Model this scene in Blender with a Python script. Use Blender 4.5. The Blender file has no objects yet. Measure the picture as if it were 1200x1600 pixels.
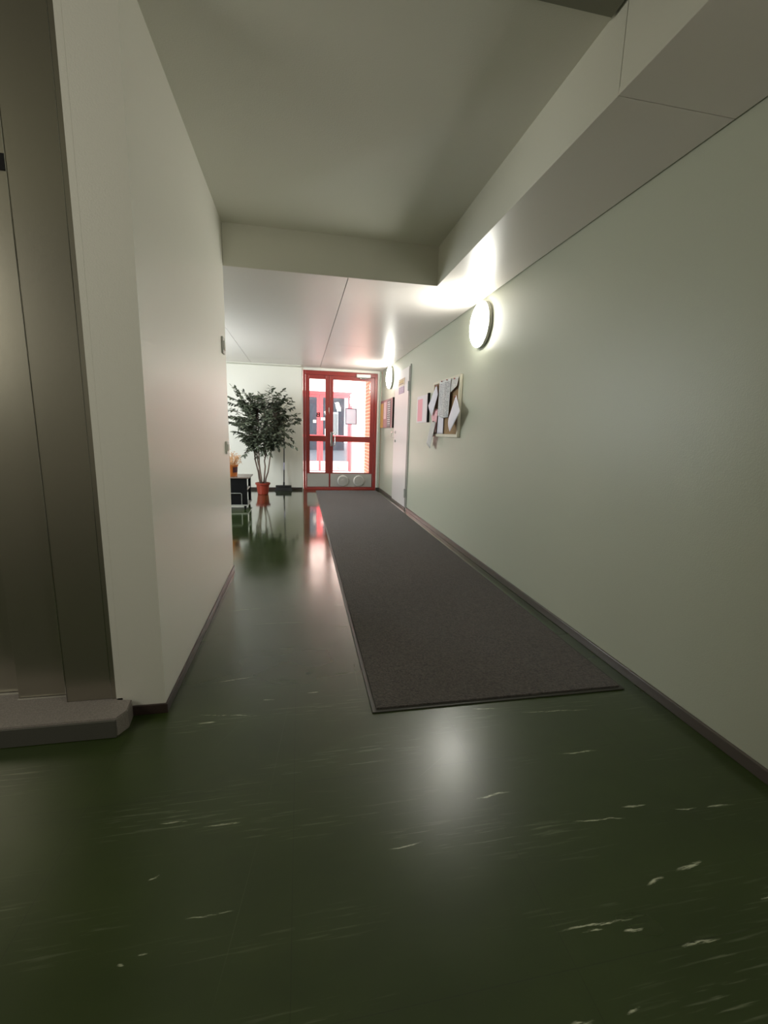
import bpy, bmesh, math, random
from mathutils import Vector, Matrix

random.seed(7)
S = 1.15                       # one plan unit (eye height) in metres
scene = bpy.context.scene
C = scene.collection

# ------------------------------------------------------------------ camera
F_PX = 677.73
yaw, pitch, roll = (math.radians(a) for a in (11.049, -10.380, 1.643))
fw = Vector((math.sin(yaw)*math.cos(pitch), math.cos(yaw)*math.cos(pitch), math.sin(pitch)))
rt = Vector((math.cos(yaw), -math.sin(yaw), 0))
up = rt.cross(fw)
r2 = rt*math.cos(roll) + up*math.sin(roll)
u2 = -rt*math.sin(roll) + up*math.cos(roll)
cam = bpy.data.objects.new('camera', bpy.data.cameras.new('camera'))
C.objects.link(cam)
cam.matrix_world = Matrix(((r2.x, u2.x, -fw.x, 0), (r2.y, u2.y, -fw.y, 0), (r2.z, u2.z, -fw.z, S), (0, 0, 0, 1)))
cam.data.sensor_fit = 'VERTICAL'
cam.data.sensor_height = 36.0
cam.data.lens = F_PX*36.0/1600.0
cam.data.clip_start = 0.02
scene.camera = cam

# ------------------------------------------------------------------ colour management
scene.view_settings.view_transform = 'Standard'
scene.view_settings.look = 'None'
scene.view_settings.gamma = 1.0
scene.view_settings.exposure = 0.0
scene.view_settings.use_curve_mapping = False
scene.cycles.max_bounces = 14
scene.cycles.diffuse_bounces = 7
scene.cycles.transparent_max_bounces = 16
scene.cycles.caustics_reflective = False
scene.cycles.sample_clamp_indirect = 6.0

# ------------------------------------------------------------------ world: bright overcast sky outside the entrance
w = bpy.data.worlds.new('overcast_sky'); scene.world = w; w.use_nodes = True
bg = w.node_tree.nodes['Background']
bg.inputs[0].default_value = (0.93, 0.96, 1.0, 1)
bg.inputs[1].default_value = 5.0

# ------------------------------------------------------------------ large lights
def area_light(name, loc, target, sx, sy, power, col):
    d = bpy.data.lights.new(name, 'AREA'); d.shape = 'RECTANGLE'; d.size = sx*S; d.size_y = sy*S
    d.energy = power; d.color = col
    o = bpy.data.objects.new(name, d); C.objects.link(o)
    o.location = Vector(loc)*S
    o.rotation_euler = (Vector(target)-Vector(loc)).to_track_quat('-Z', 'Y').to_euler()
    return o
# daylight falling through the glazed right side of the vestibule
area_light('vestibule_daylight', (2.2, 9.9, 1.5), (0.3, 9.4, 0.7), 1.6, 1.8, 520, (1.0, 0.97, 0.94))
# the stairwell light of the lobby, behind and to the left of the photographer
area_light('stairwell_light', (-2.3, 0.5, 1.7), (0.7, 0.9, 1.6), 0.9, 0.9, 24, (1.0, 0.97, 0.84))
# the lobby lamp on the right wall behind the photographer
area_light('lobby_light', (1.28, -0.25, 1.82), (0.0, 0.3, 1.3), 0.32, 0.32, 13, (1.0, 0.97, 0.84))
# daylight from the window of the recess behind the lift block
area_light('recess_daylight', (-2.3, 5.4, 1.35), (0.6, 6.6, 0.9), 1.5, 1.3, 165, (0.90, 0.97, 1.0))
LAMP_STRENGTH = 48.0

# ------------------------------------------------------------------ materials
def mat(name, col, rough=0.5, metal=0.0, spec=0.5, emit=None, es=0.0, var=0.0, vscale=3.0, bump=0.0, bscale=60.0, coat=0.0, stretch=(1,1,1)):
    m = bpy.data.materials.new(name); m.use_nodes = True
    nt = m.node_tree; b = nt.nodes['Principled BSDF']
    b.inputs['Base Color'].default_value = (*col, 1)
    b.inputs['Roughness'].default_value = rough
    b.inputs['Metallic'].default_value = metal
    b.inputs['Specular IOR Level'].default_value = spec
    b.inputs['Coat Weight'].default_value = coat
    if emit:
        b.inputs['Emission Color'].default_value = (*emit, 1); b.inputs['Emission Strength'].default_value = es
    if var or bump:
        tc = nt.nodes.new('ShaderNodeTexCoord'); mp = nt.nodes.new('ShaderNodeMapping')
        mp.inputs['Scale'].default_value = stretch
        nt.links.new(tc.outputs['Object'], mp.inputs['Vector'])
    if var:
        n = nt.nodes.new('ShaderNodeTexNoise'); n.inputs['Scale'].default_value = vscale; n.inputs['Detail'].default_value = 5
        nt.links.new(mp.outputs[0], n.inputs['Vector'])
        r = nt.nodes.new('ShaderNodeMapRange')
        r.inputs['From Min'].default_value = .3; r.inputs['From Max'].default_value = .7
        r.inputs['To Min'].default_value = 1-var; r.inputs['To Max'].default_value = 1+var
        nt.links.new(n.outputs['Fac'], r.inputs['Value'])
        mx = nt.nodes.new('ShaderNodeVectorMath'); mx.operation = 'SCALE'
        mx.inputs[0].default_value = col
        nt.links.new(r.outputs[0], mx.inputs['Scale'])
        nt.links.new(mx.outputs[0], b.inputs['Base Color'])
    if bump:
        n2 = nt.nodes.new('ShaderNodeTexNoise'); n2.inputs['Scale'].default_value = bscale; n2.inputs['Detail'].default_value = 4
        nt.links.new(mp.outputs[0], n2.inputs['Vector'])
        bp = nt.nodes.new('ShaderNodeBump'); bp.inputs['Strength'].default_value = bump; bp.inputs['Distance'].default_value = 0.01
        nt.links.new(n2.outputs['Fac'], bp.inputs['Height']); nt.links.new(bp.outputs[0], b.inputs['Normal'])
    return m

def glass_mat(name, tint=(0.97, 0.98, 0.98)):
    m = bpy.data.materials.new(name); m.use_nodes = True; nt = m.node_tree
    for n in list(nt.nodes): nt.nodes.remove(n)
    out = nt.nodes.new('ShaderNodeOutputMaterial'); mix = nt.nodes.new('ShaderNodeMixShader')
    fr = nt.nodes.new('ShaderNodeFresnel'); fr.inputs[0].default_value = 1.45
    t = nt.nodes.new('ShaderNodeBsdfTransparent'); t.inputs[0].default_value = (*tint, 1)
    g = nt.nodes.new('ShaderNodeBsdfGlossy'); g.inputs['Roughness'].default_value = 0.02
    nt.links.new(fr.outputs[0], mix.inputs[0]); nt.links.new(t.outputs[0], mix.inputs[1]); nt.links.new(g.outputs[0], mix.inputs[2])
    nt.links.new(mix.outputs[0], out.inputs[0])
    return m

def mark_chain(nt, vec, marks):
    """smallest distance (0 centre .. 1 rim) to any of the long thin marks"""
    last = None
    for (x0, y0, x1, y1, wd) in marks:
        mp = nt.nodes.new('ShaderNodeMapping'); mp.vector_type = 'TEXTURE'
        mp.inputs['Location'].default_value = ((x0+x1)/2, (y0+y1)/2, 0)
        mp.inputs['Rotation'].default_value = (0, 0, math.atan2(y1-y0, x1-x0))
        mp.inputs['Scale'].default_value = (math.hypot(x1-x0, y1-y0)/2, wd*.75, 1)
        nt.links.new(vec, mp.inputs['Vector'])
        ln = nt.nodes.new('ShaderNodeVectorMath'); ln.operation = 'LENGTH'
        nt.links.new(mp.outputs[0], ln.inputs[0])
        if last is None: last = ln.outputs['Value']
        else:
            mn = nt.nodes.new('ShaderNodeMath'); mn.operation = 'MINIMUM'
            nt.links.new(last, mn.inputs[0]); nt.links.new(ln.outputs['Value'], mn.inputs[1]); last = mn.outputs[0]
    return last

def floor_mat():
    m = bpy.data.materials.new('green_linoleum'); m.use_nodes = True; nt = m.node_tree; N = nt.nodes; L = nt.links
    b = N['Principled BSDF']
    tc = N.new('ShaderNodeTexCoord')
    sc = N.new('ShaderNodeVectorMath'); sc.operation = 'SCALE'; sc.inputs['Scale'].default_value = 1/S
    L.new(tc.outputs['Object'], sc.inputs[0]); P = sc.outputs[0]
    def noise(scale, detail, src, stretch=(1,1,1), rgh=.5):
        mp = N.new('ShaderNodeMapping'); mp.inputs['Scale'].default_value = stretch; L.new(src, mp.inputs['Vector'])
        n = N.new('ShaderNodeTexNoise'); n.inputs['Scale'].default_value = scale; n.inputs['Detail'].default_value = detail
        n.inputs['Roughness'].default_value = rgh
        L.new(mp.outputs[0], n.inputs['Vector']); return n
    def rng(v, a, b_, c, d):
        r = N.new('ShaderNodeMapRange'); r.inputs['From Min'].default_value = a; r.inputs['From Max'].default_value = b_
        r.inputs['To Min'].default_value = c; r.inputs['To Max'].default_value = d; L.new(v, r.inputs['Value']); return r.outputs[0]
    def mul(a, c):
        q = N.new('ShaderNodeMath'); q.operation = 'MULTIPLY'; L.new(a, q.inputs[0])
        if isinstance(c, float): q.inputs[1].default_value = c
        else: L.new(c, q.inputs[1])
        return q.outputs[0]
    # cloudy marbling
    cl = noise(3.0, 6, P, (1, 2.2, 1), .6)
    ramp = N.new('ShaderNodeValToRGB')
    ramp.color_ramp.elements[0].position = .3; ramp.color_ramp.elements[0].color = (0.019, 0.034, 0.004, 1)
    ramp.color_ramp.elements[1].position = .75; ramp.color_ramp.elements[1].color = (0.030, 0.049, 0.008, 1)
    L.new(cl.outputs['Fac'], ramp.inputs[0])
    # short faint pale streaks that run across the corridor
    s1 = noise(1.0, 5, P, (7, 150, 1), .55)
    patch = noise(1.0, 2, P, (1.7, 6.5, 1), .5)
    st = mul(rng(s1.outputs['Fac'], .56, .66, 0, 1), rng(patch.outputs['Fac'], .50, .66, 0, .20))
    # the individual pale streaks
    wob = noise(18, 4, P); wv = N.new('ShaderNodeVectorMath'); wv.operation = 'MULTIPLY_ADD'
    L.new(wob.outputs['Color'], wv.inputs[0]); wv.inputs[1].default_value = (.05, .016, 0); 
    sub = N.new('ShaderNodeVectorMath'); sub.operation = 'SUBTRACT'; L.new(P, sub.inputs[0]); sub.inputs[1].default_value = (.025, .008, 0)
    L.new(sub.outputs[0], wv.inputs[2])
    marks = [(0.807,1.1,0.956,1.094,.004),(0.202,.869,.295,.876,.003),(.515,.640,.687,.636,.004),(.56,.628,.62,.628,.003),
             (.647,.616,.692,.616,.005),(.74,.572,.839,.571,.005),(.775,.686,.83,.70,.006),(.86,.705,.956,.717,.007),
             (1.007,.854,1.07,.85,.003),(1.10,.848,1.178,.845,.004),(-.363,1.421,-.283,1.426,.006),(-.364,1.473,-.149,1.437,.003),
             (-.248,1.006,-.147,1.006,.004),(-.366,1.032,-.296,1.028,.003),(-.339,.881,-.321,.893,.004),(-.348,.725,-.33,.723,.004),(-.31,.735,-.29,.738,.003),
             (-.354,1.668,-.185,1.695,.003),(.468,.974,.591,.988,.005),(-.245,.787,-.144,.787,.002),(.863,.885,.944,.885,.006),
             (.694,.868,.877,.854,.003),(-.146,1.527,-.099,1.528,.004),(.02,1.548,.069,1.55,.004),(.45,.505,.50,.500,.005),(.56,.500,.60,.505,.004),
             (.756,1.315,1.082,1.291,.003),(.62,1.36,.72,1.35,.003),(-.439,2.391,-.182,2.405,.003),(-.30,2.20,.05,2.19,.002),(1.0,.62,1.05,.625,.004)]
    dist = mark_chain(nt, wv.outputs[0], marks)
    brk = noise(1.0, 5, P, (30, 330, 1), .7)
    mk = mul(rng(dist, .4, 1.0, 1, 0), rng(brk.outputs['Fac'], .43, .53, 0, 1))
    # thin long scratches
    scr = mark_chain(nt, P, [(-.037,1.60,-.10,1.0,.0012),(-.10,1.0,-.165,.58,.0012),(-.30,1.25,-.17,1.47,.001),(.30,1.05,.47,1.17,.001),(.215,1.42,.235,2.1,.0025),(-.10,2.2,-.03,1.8,.001)])
    sk = mul(rng(scr, .3, 1.0, 1, 0), .07)
    a1 = N.new('ShaderNodeMath'); a1.operation = 'ADD'; a1.use_clamp = True; L.new(st, a1.inputs[0]); L.new(mk, a1.inputs[1])
    a2 = N.new('ShaderNodeMath'); a2.operation = 'ADD'; a2.use_clamp = True; L.new(a1.outputs[0], a2.inputs[0]); L.new(sk, a2.inputs[1])
    mx = N.new('ShaderNodeMix'); mx.data_type = 'RGBA'; L.new(a2.outputs[0], mx.inputs['Factor']); L.new(ramp.outputs[0], mx.inputs['A'])
    mx.inputs['B'].default_value = (.50, .52, .38, 1)
    # tile joints
    bm_ = N.new('ShaderNodeMapping'); bm_.inputs['Location'].default_value = (-.514+.5375*4, -1.112+.5375*10, 0); L.new(P, bm_.inputs['Vector'])
    br = N.new('ShaderNodeTexBrick'); br.offset = 0; br.squash = 1
    br.inputs['Scale'].default_value = 1; br.inputs['Brick Width'].default_value = .5375; br.inputs['Row Height'].default_value = .5375
    br.inputs['Mortar Size'].default_value = .0012; br.inputs['Mortar Smooth'].default_value = .3
    br.inputs['Color1'].default_value = (1,1,1,1); br.inputs['Color2'].default_value = (.95,.95,.95,1); br.inputs['Mortar'].default_value = (.6,.6,.6,1)
    L.new(bm_.outputs[0], br.inputs['Vector'])
    mm = N.new('ShaderNodeMix'); mm.data_type = 'RGBA'; mm.blend_type = 'MULTIPLY'; mm.inputs['Factor'].default_value = .8
    L.new(mx.outputs['Result'], mm.inputs['A']); L.new(br.outputs['Color'], mm.inputs['B'])
    L.new(mm.outputs['Result'], b.inputs['Base Color'])
    wear = noise(1.6, 3, P, (1, 1.6, 1), .5)
    spy = N.new('ShaderNodeSeparateXYZ'); L.new(P, spy.inputs[0])      # roughness graded with distance, standing in for reflections that sharpen at grazing angles
    ra = N.new('ShaderNodeMath'); ra.operation = 'ADD'; L.new(rng(spy.outputs['Y'], 1.5, 4.0, .27, .07), ra.inputs[0]); L.new(rng(wear.outputs['Fac'], .3, .7, 0, .05), ra.inputs[1])
    L.new(ra.outputs[0], b.inputs['Roughness']); L.new(ra.outputs[0], b.inputs['Coat Roughness'])
    b.inputs['Specular IOR Level'].default_value = .5
    L.new(rng(spy.outputs['Y'], 1.4, 4.5, .35, 1.0), b.inputs['Coat Weight']); b.inputs['Coat IOR'].default_value = 1.75  # coat graded the same way, to strengthen reflections at the far end
    # slight unevenness
    h = noise(5.0, 3, P, (1, 1, 1), .5)
    bp = N.new('ShaderNodeBump'); bp.inputs['Strength'].default_value = .12; bp.inputs['Distance'].default_value = .01
    L.new(h.outputs['Fac'], bp.inputs['Height'])
    bp2 = N.new('ShaderNodeBump'); bp2.inputs['Strength'].default_value = .12; bp2.inputs['Distance'].default_value = .001; bp2.invert = True
    L.new(br.outputs['Fac'], bp2.inputs['Height']); L.new(bp.outputs[0], bp2.inputs['Normal'])
    L.new(bp2.outputs[0], b.inputs['Normal'])
    return m

def brick_mat():
    m = bpy.data.materials.new('red_brick'); m.use_nodes = True; nt = m.node_tree; b = nt.nodes['Principled BSDF']
    tc = nt.nodes.new('ShaderNodeTexCoord'); sp = nt.nodes.new('ShaderNodeSeparateXYZ'); cb = nt.nodes.new('ShaderNodeCombineXYZ')
    nt.links.new(tc.outputs['Object'], sp.inputs[0]); nt.links.new(sp.outputs['Y'], cb.inputs['X']); nt.links.new(sp.outputs['Z'], cb.inputs['Y'])
    br = nt.nodes.new('ShaderNodeTexBrick'); br.inputs['Scale'].default_value = 1
    br.inputs['Brick Width'].default_value = .27; br.inputs['Row Height'].default_value = .075; br.inputs['Mortar Size'].default_value = .007
    br.inputs['Color1'].default_value = (.55,.14,.07,1); br.inputs['Color2'].default_value = (.42,.09,.05,1); br.inputs['Mortar'].default_value = (.6,.5,.42,1)
    nt.links.new(cb.outputs[0], br.inputs['Vector']); nt.links.new(br.outputs['Color'], b.inputs['Base Color'])
    b.inputs['Roughness'].default_value = .85
    return m

def paper_mat(name, paper, ink, rows=14, cover=.55, margin=.1, head=0.0, block=None):
    """a printed sheet in UV space: rows of short dark dashes"""
    m = bpy.data.materials.new(name); m.use_nodes = True; nt = m.node_tree; N = nt.nodes; L = nt.links; b = N['Principled BSDF']
    b.inputs['Roughness'].default_value = .55
    tc = N.new('ShaderNodeTexCoord'); sp = N.new('ShaderNodeSeparateXYZ'); L.new(tc.outputs['UV'], sp.inputs[0])
    def mth(op, a, c):
        q = N.new('ShaderNodeMath'); q.operation = op
        for i, v in enumerate((a, c)):
            if isinstance(v, (int, float)): q.inputs[i].default_value = v
            else: L.new(v, q.inputs[i])
        return q.outputs[0]
    fr = mth('FRACT', mth('MULTIPLY', sp.outputs['Y'], rows), 0)
    row = mth('FLOOR', mth('MULTIPLY', sp.outputs['Y'], rows), 0)
    on = mth('GREATER_THAN', fr, .52)
    cb = N.new('ShaderNodeCombineXYZ'); L.new(mth('MULTIPLY', sp.outputs['X'], 26), cb.inputs['X']); L.new(mth('MULTIPLY', row, 3.7), cb.inputs['Y'])
    n = N.new('ShaderNodeTexNoise'); n.inputs['Scale'].default_value = 1.0; n.inputs['Detail'].default_value = 3; L.new(cb.outputs[0], n.inputs['Vector'])
    dash = mth('GREATER_THAN', n.outputs['Fac'], 1-cover)
    inm = mth('MULTIPLY', mth('GREATER_THAN', sp.outputs['X'], margin), mth('LESS_THAN', sp.outputs['X'], 1-margin))
    iny = mth('MULTIPLY', mth('GREATER_THAN', sp.outputs['Y'], margin*.7), mth('LESS_THAN', sp.outputs['Y'], 1-margin*.7))
    f = mth('MULTIPLY', mth('MULTIPLY', on, dash), mth('MULTIPLY', inm, iny))
    mx = N.new('ShaderNodeMix'); mx.data_type = 'RGBA'; L.new(f, mx.inputs['Factor'])
    mx.inputs['A'].default_value = (*paper, 1); mx.inputs['B'].default_value = (*ink, 1)
    res = mx.outputs['Result']
    if block:   # (u0,u1,v0,v1,colour)
        u0, u1, v0, v1, col = block
        g = mth('MULTIPLY', mth('MULTIPLY', mth('GREATER_THAN', sp.outputs['X'], u0), mth('LESS_THAN', sp.outputs['X'], u1)),
                mth('MULTIPLY', mth('GREATER_THAN', sp.outputs['Y'], v0), mth('LESS_THAN', sp.outputs['Y'], v1)))
        m2 = N.new('ShaderNodeMix'); m2.data_type = 'RGBA'; L.new(g, m2.inputs['Factor']); L.new(res, m2.inputs['A']); m2.inputs['B'].default_value = (*col, 1)
        res = m2.outputs['Result']
    L.new(res, b.inputs['Base Color'])
    return m

M = {}
M['wall'] = mat('painted_wall', (.72, .70, .63), .38, spec=.4, bump=.08, bscale=180)
M['wall_r'] = mat('pale_green_wall', (.43, .445, .355), .38, spec=.4, bump=.08, bscale=180)
M['ceiling'] = mat('ceiling_paint', (.70, .69, .61), .45, spec=.4, bump=.10, bscale=150)
M['panel'] = mat('satin_ceiling_panel', (.78, .73, .69), .36, spec=.35)
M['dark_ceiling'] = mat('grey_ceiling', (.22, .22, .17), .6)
M['gap'] = mat('dark_gap', (.03, .03, .025), .8)
M['base'] = mat('dark_skirting', (.045, .030, .026), .30)
M['base_r'] = mat('grey_skirting', (.085, .070, .060), .28)
M['floor'] = floor_mat()
M['red'] = mat('red_paint', (.26, .032, .026), .30)
M['steel'] = mat('brushed_steel', (.50, .48, .44), .42, metal=.55, bump=.05, bscale=120, stretch=(1, 1, 12))
M['lift'] = mat('lift_door_steel', (.44, .41, .34), .30, metal=.92, bump=.04, bscale=60, stretch=(20, 20, .6))
M['liftframe'] = mat('lift_frame_paint', (.56, .56, .47), .4)
M['sill'] = mat('speckled_threshold', (.27, .24, .22), .45, var=.25, vscale=260, bump=.1, bscale=250)
M['chrome'] = mat('chrome', (.8, .8, .78), .15, metal=1)
M['grey'] = mat('grey_metal', (.40, .40, .37), .4, metal=.4)
M['closer'] = mat('closer_silver', (.62, .60, .56), .35, metal=.2)
M['lampbase'] = mat('lamp_base', (.38, .37, .32), .4)
M['opal'] = mat('opal_diffuser', (.9, .9, .88), .3, emit=(1.0, .99, .90), es=LAMP_STRENGTH)
M['glass'] = glass_mat('door_glass')
M['brick'] = brick_mat()
M['mat'] = mat('carpet_pile', (.066, .054, .046), .97, spec=.1, var=.7, vscale=110, bump=.9, bscale=320)
M['mat'].node_tree.nodes['Principled BSDF'].inputs['Sheen Weight'].default_value = .30
M['mat'].node_tree.nodes['Principled BSDF'].inputs['Sheen Roughness'].default_value = .4
M['rubber'] = mat('rubber_edge', (.06, .058, .05), .5)
M['black'] = mat('black_laminate', (.005, .005, .006), .5, spec=.2)
M['woodtop'] = mat('brown_laminate', (.16, .115, .095), .25, var=.2, vscale=6, stretch=(1, 8, 1))
M['pot'] = mat('red_plastic_pot', (.27, .035, .018), .4)
M['soil'] = mat('soil', (.03, .02, .015), .9, bump=.6, bscale=90)
M['stem'] = mat('ficus_bark', (.13, .085, .065), .75, var=.35, vscale=20, bump=.3, bscale=50, stretch=(1,1,.3))
M['leaf'] = mat('ficus_leaf', (.085, .098, .064), .42, var=.45, vscale=9)
M['orange'] = mat('orange_bucket', (.58, .17, .035), .5)
M['straw'] = mat('dried_stalks', (.55, .30, .13), .8, var=.3, vscale=30)
M['cork'] = mat('cork', (.27, .17, .085), .9, var=.25, vscale=120)
M['frame'] = mat('pale_wood_frame', (.58, .55, .44), .5)
M['white'] = mat('white_plastic', (.62, .62, .57), .35)
M['brush'] = mat('broom_black', (.012, .012, .012), .6)
M['pipe'] = mat('painted_pipe', (.42, .45, .36), .35)
M['vest'] = mat('vestibule_plaster', (.80, .72, .68), .6)
M['concrete'] = mat('concrete', (.60, .58, .56), .8, var=.1)
M['facade'] = mat('grey_facade', (.055, .06, .075), .8, var=.15)
M['paleframe'] = mat('pale_frame', (.6, .6, .6), .6)
M['kick'] = mat('pale_kick_panel', (.60, .47, .47), .45)
M['bgred'] = mat('outer_red_paint', (.40, .05, .06), .4)
M['door2'] = mat('pink_white_door', (.60, .56, .54), .36, spec=.4)
M['ink'] = mat('dark_lettering', (.03, .012, .016), .5)

# ------------------------------------------------------------------ mesh helpers (plan units, scaled by S on linking)
def world_loc(o):
    v = Vector((0, 0, 0))
    while o: v += o.location; o = o.parent
    return v

def obj(name, bm, material, parent=None, smooth=False, origin=None):
    me = bpy.data.meshes.new(name)
    bmesh.ops.recalc_face_normals(bm, faces=bm.faces)
    base = world_loc(parent) if parent else (Vector(origin)*S if origin is not None else Vector((0, 0, 0)))
    for v in bm.verts: v.co = v.co*S - base
    bm.to_mesh(me); bm.free()
    me.materials.append(material)
    if smooth:
        for p in me.polygons: p.use_smooth = True
    o = bpy.data.objects.new(name, me); C.objects.link(o)
    if parent: o.parent = parent
    else: o.location = base
    return o

def thing(name, label, cat, loc, group=None):
    o = bpy.data.objects.new(name, None); C.objects.link(o); o.location = Vector(loc)*S
    o.empty_display_size = .1
    o['label'] = label; o['category'] = cat
    if group: o['group'] = group
    return o

def tag(o, label, cat, group=None):
    o['label'] = label; o['category'] = cat
    if group: o['group'] = group
    return o

def struct(o):
    o['kind'] = 'structure'; return o

def box(bm, x0, x1, y0, y1, z0, z1, bev=0.0, seg=2):
    t = bmesh.new()
    bmesh.ops.create_cube(t, size=1)
    for v in t.verts:
        v.co = Vector((x0+(v.co.x+.5)*(x1-x0), y0+(v.co.y+.5)*(y1-y0), z0+(v.co.z+.5)*(z1-z0)))
    if bev: bmesh.ops.bevel(t, geom=list(t.edges), offset=bev, segments=seg, affect='EDGES', profile=.5)
    me = bpy.data.meshes.new('tmp'); t.to_mesh(me); t.free(); bm.from_mesh(me); bpy.data.meshes.remove(me)
    return bm

def bx(*a, **k): return box(bmesh.new(), *a, **k)

def tube(bm, pts, rad, n=8, cap=True):
    pts = [Vector(p) for p in pts]
    if not hasattr(rad, '__len__'): rad = [rad]*len(pts)
    rings = []
    ref = None
    for i, p in enumerate(pts):
        d = (pts[min(i+1, len(pts)-1)]-pts[max(i-1, 0)]).normalized()
        if ref is None or abs(ref.dot(d)) > .98:
            ref = Vector((0, 0, 1)) if abs(d.z) < .9 else Vector((1, 0, 0))
        a = d.cross(ref).normalized(); c = d.cross(a).normalized()
        rings.append([bm.verts.new(p+(a*math.cos(2*math.pi*k/n)+c*math.sin(2*math.pi*k/n))*rad[i]) for k in range(n)])
    for i in range(len(rings)-1):
        for k in range(n):
            bm.faces.new((rings[i][k], rings[i][(k+1) % n], rings[i+1][(k+1) % n], rings[i+1][k]))
    if cap:
        bm.faces.new(rings[0]); bm.faces.new(rings[-1])
    return bm

def lathe(bm, prof, cen, axis='Z', n=40):
    """prof: (radius, height) pairs along the axis"""
    cen = Vector(cen); rings = []
    for r, h in prof:
        ring = []
        for k in range(n):
            a = 2*math.pi*k/n; u, v = r*math.cos(a), r*math.sin(a)
            p = {'Z': Vector((u, v, h)), 'X': Vector((h, u, v)), 'Y': Vector((u, h, v))}[axis]
            ring.append(bm.verts.new(cen+p))
        rings.append(ring)
    for i in range(len(rings)-1):
        for k in range(n):
            bm.faces.new((rings[i][k], rings[i][(k+1) % n], rings[i+1][(k+1) % n], rings[i+1][k]))
    bm.faces.new(rings[0]); bm.faces.new(rings[-1])
    return bm

def hexa(bm, bot, top):
    b = [bm.verts.new(p) for p in bot]; t = [bm.verts.new(p) for p in top]
    bm.faces.new(b); bm.faces.new(t)
    for i in range(4): bm.faces.new((b[i], b[(i+1) % 4], t[(i+1) % 4], t[i]))
    return bm

def text_bm(txt, size, depth=.0015):
    cu = bpy.data.curves.new('t', 'FONT'); cu.body = txt; cu.size = size; cu.extrude = depth; cu.offset = .004; cu.align_x = 'CENTER'; cu.align_y = 'CENTER'; cu.resolution_u = 3
    o = bpy.data.objects.new('t', cu); C.objects.link(o)
    me = bpy.data.meshes.new_from_object(o.evaluated_get(bpy.context.evaluated_depsgraph_get()))
    b = bmesh.new(); b.from_mesh(me)
    bpy.data.objects.remove(o); bpy.data.curves.remove(cu); bpy.data.meshes.remove(me)
    return b

# ================================================================== THE SETTING
XR, XL, YD, ZC, ZH = 1.365, -.475, 7.50, 2.01, 2.261
YN, YF = 1.507, 3.124           # lift block front / back
XLO = -2.4                       # far left of lobby and of the recess
YB = -2.6
struct(obj('floor', bx(XLO-.1, XR+.1, YB-.1, YD+.12, -.08, 0), M['floor']))

bm = bx(XR+.004, XR+.1, YB, YD, 0, ZH+.1)
struct(obj('wall_right', bm, M['wall_r']))
struct(obj('wall_rear', bx(XLO-.1, XR+.1, YB-.1, YB, 0, ZH+.1), M['wall']))
struct(obj('wall_left_lobby', bx(XLO-.1, XLO, YB, YN+.1, 0, ZH+.1), M['wall']))
struct(obj('wall_left_recess', bx(XLO-.1, XLO, YF-.1, YD, 0, ZH+.1), M['wall']))
# lift block: the pier beside the lift and the long wall facing the corridor
bm = bx(-.612, XL, YN, YF, 0, ZH+.02)
box(bm, XLO, -.613, YF-.12, YF, 0, ZH+.02)
box(bm, XLO, -1.36, YN, YN+.12, 0, ZH+.02)
struct(obj('wall_left', bm, M['wall']))
# wall beside the entrance doors
bm = bx(XLO, .030, YD-.03, YD+.1, 0, ZH); box(bm, .030, .047, YD+.004, YD+.1, 0, ZH)
box(bm, .030, XR, YD, YD+.1, 1.972, ZH)
box(bm, 1.294, XR+.003, YD, YD+.1, 0, 1.972)
struct(obj('wall_far', bm, M['wall']))

# ceilings
bm = bx(XLO, .94, 1.406, YF+.01, ZH, ZH+.08)
struct(obj('ceiling', bm, M['ceiling']))
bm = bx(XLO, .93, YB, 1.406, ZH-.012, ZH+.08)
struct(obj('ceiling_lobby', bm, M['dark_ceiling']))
# bulkhead faces round the raised ceiling
bm = bx(.94, .965, YB, 1.345, ZC+.001, ZH+.08); box(bm, .94, .965, 1.348, YF+.02, ZC+.001, ZH+.08)
box(bm, -.474, .94, YF, YF+.02, ZC+.001, ZH+.08)
struct(obj('ceiling_bulkhead', bm, M['ceiling']))
# low satin panels with open joints
g = .0011
bm = bmesh.new()
def panel(x0, x1, y0, y1): box(bm, x0+g, x1-g, y0+g*.5, y1-g*.5, ZC, ZC+.02)
panel(.9405-g, XR-.002, YB, 1.348); panel(.9405-g, XR-.002, 1.350, YF)
panel(.3235, XR-.002, YF+.001, 5.485); panel(.3235, XR-.002, 5.487, YD)
panel(-.742, .3205, YF+.001, 6.70); panel(-.742, .3205, 6.702, YD-.03)
panel(XLO, -.744, YF+.001, 6.48); panel(XLO, -.744, 6.482, YD-.03)
struct(obj('ceiling_panels', bm, M['panel']))
struct(obj('ceiling_light_block', bx(XLO-.1, XR+.1, YB-.1, YD+.1, ZH+.1, ZH+.2), M['gap']))  # unseen slab added to keep sky light from leaking through the joints
struct(obj('ceiling_void', bx(XLO, XR+.003, YF+.021, YD, ZC+.035, ZC+.05), M['gap']))
# low lintel strip across the recess
struct(obj('trim_1', bx(XLO, .02, 7.30, YD-.03, ZC-.012, ZC-.001, bev=.002), M['ceiling']))

# skirtings
hb = .042
struct(obj('baseboard_right', (lambda b: box(b, XR-.008, XR+.004, 6.40, YD, 0, hb, bev=.003))(bx(XR-.008, XR+.004, YB, 5.47, 0, hb, bev=.003)), M['base_r']))
bm = bx(XL, XL+.008, YN-.006, YF+.006, 0, .036, bev=.002)
box(bm, -.590, XL+.008, YN-.008, YN, 0, .036, bev=.002)
struct(obj('baseboard_left', bm, M['base']))
bm = bx(XLO, .030, YD-.04, YD-.03, 0, hb, bev=.002); box(bm, 1.296, XR-.008, YD-.01, YD, 0, hb)
struct(obj('baseboard_far', bm, M['base']))
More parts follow.
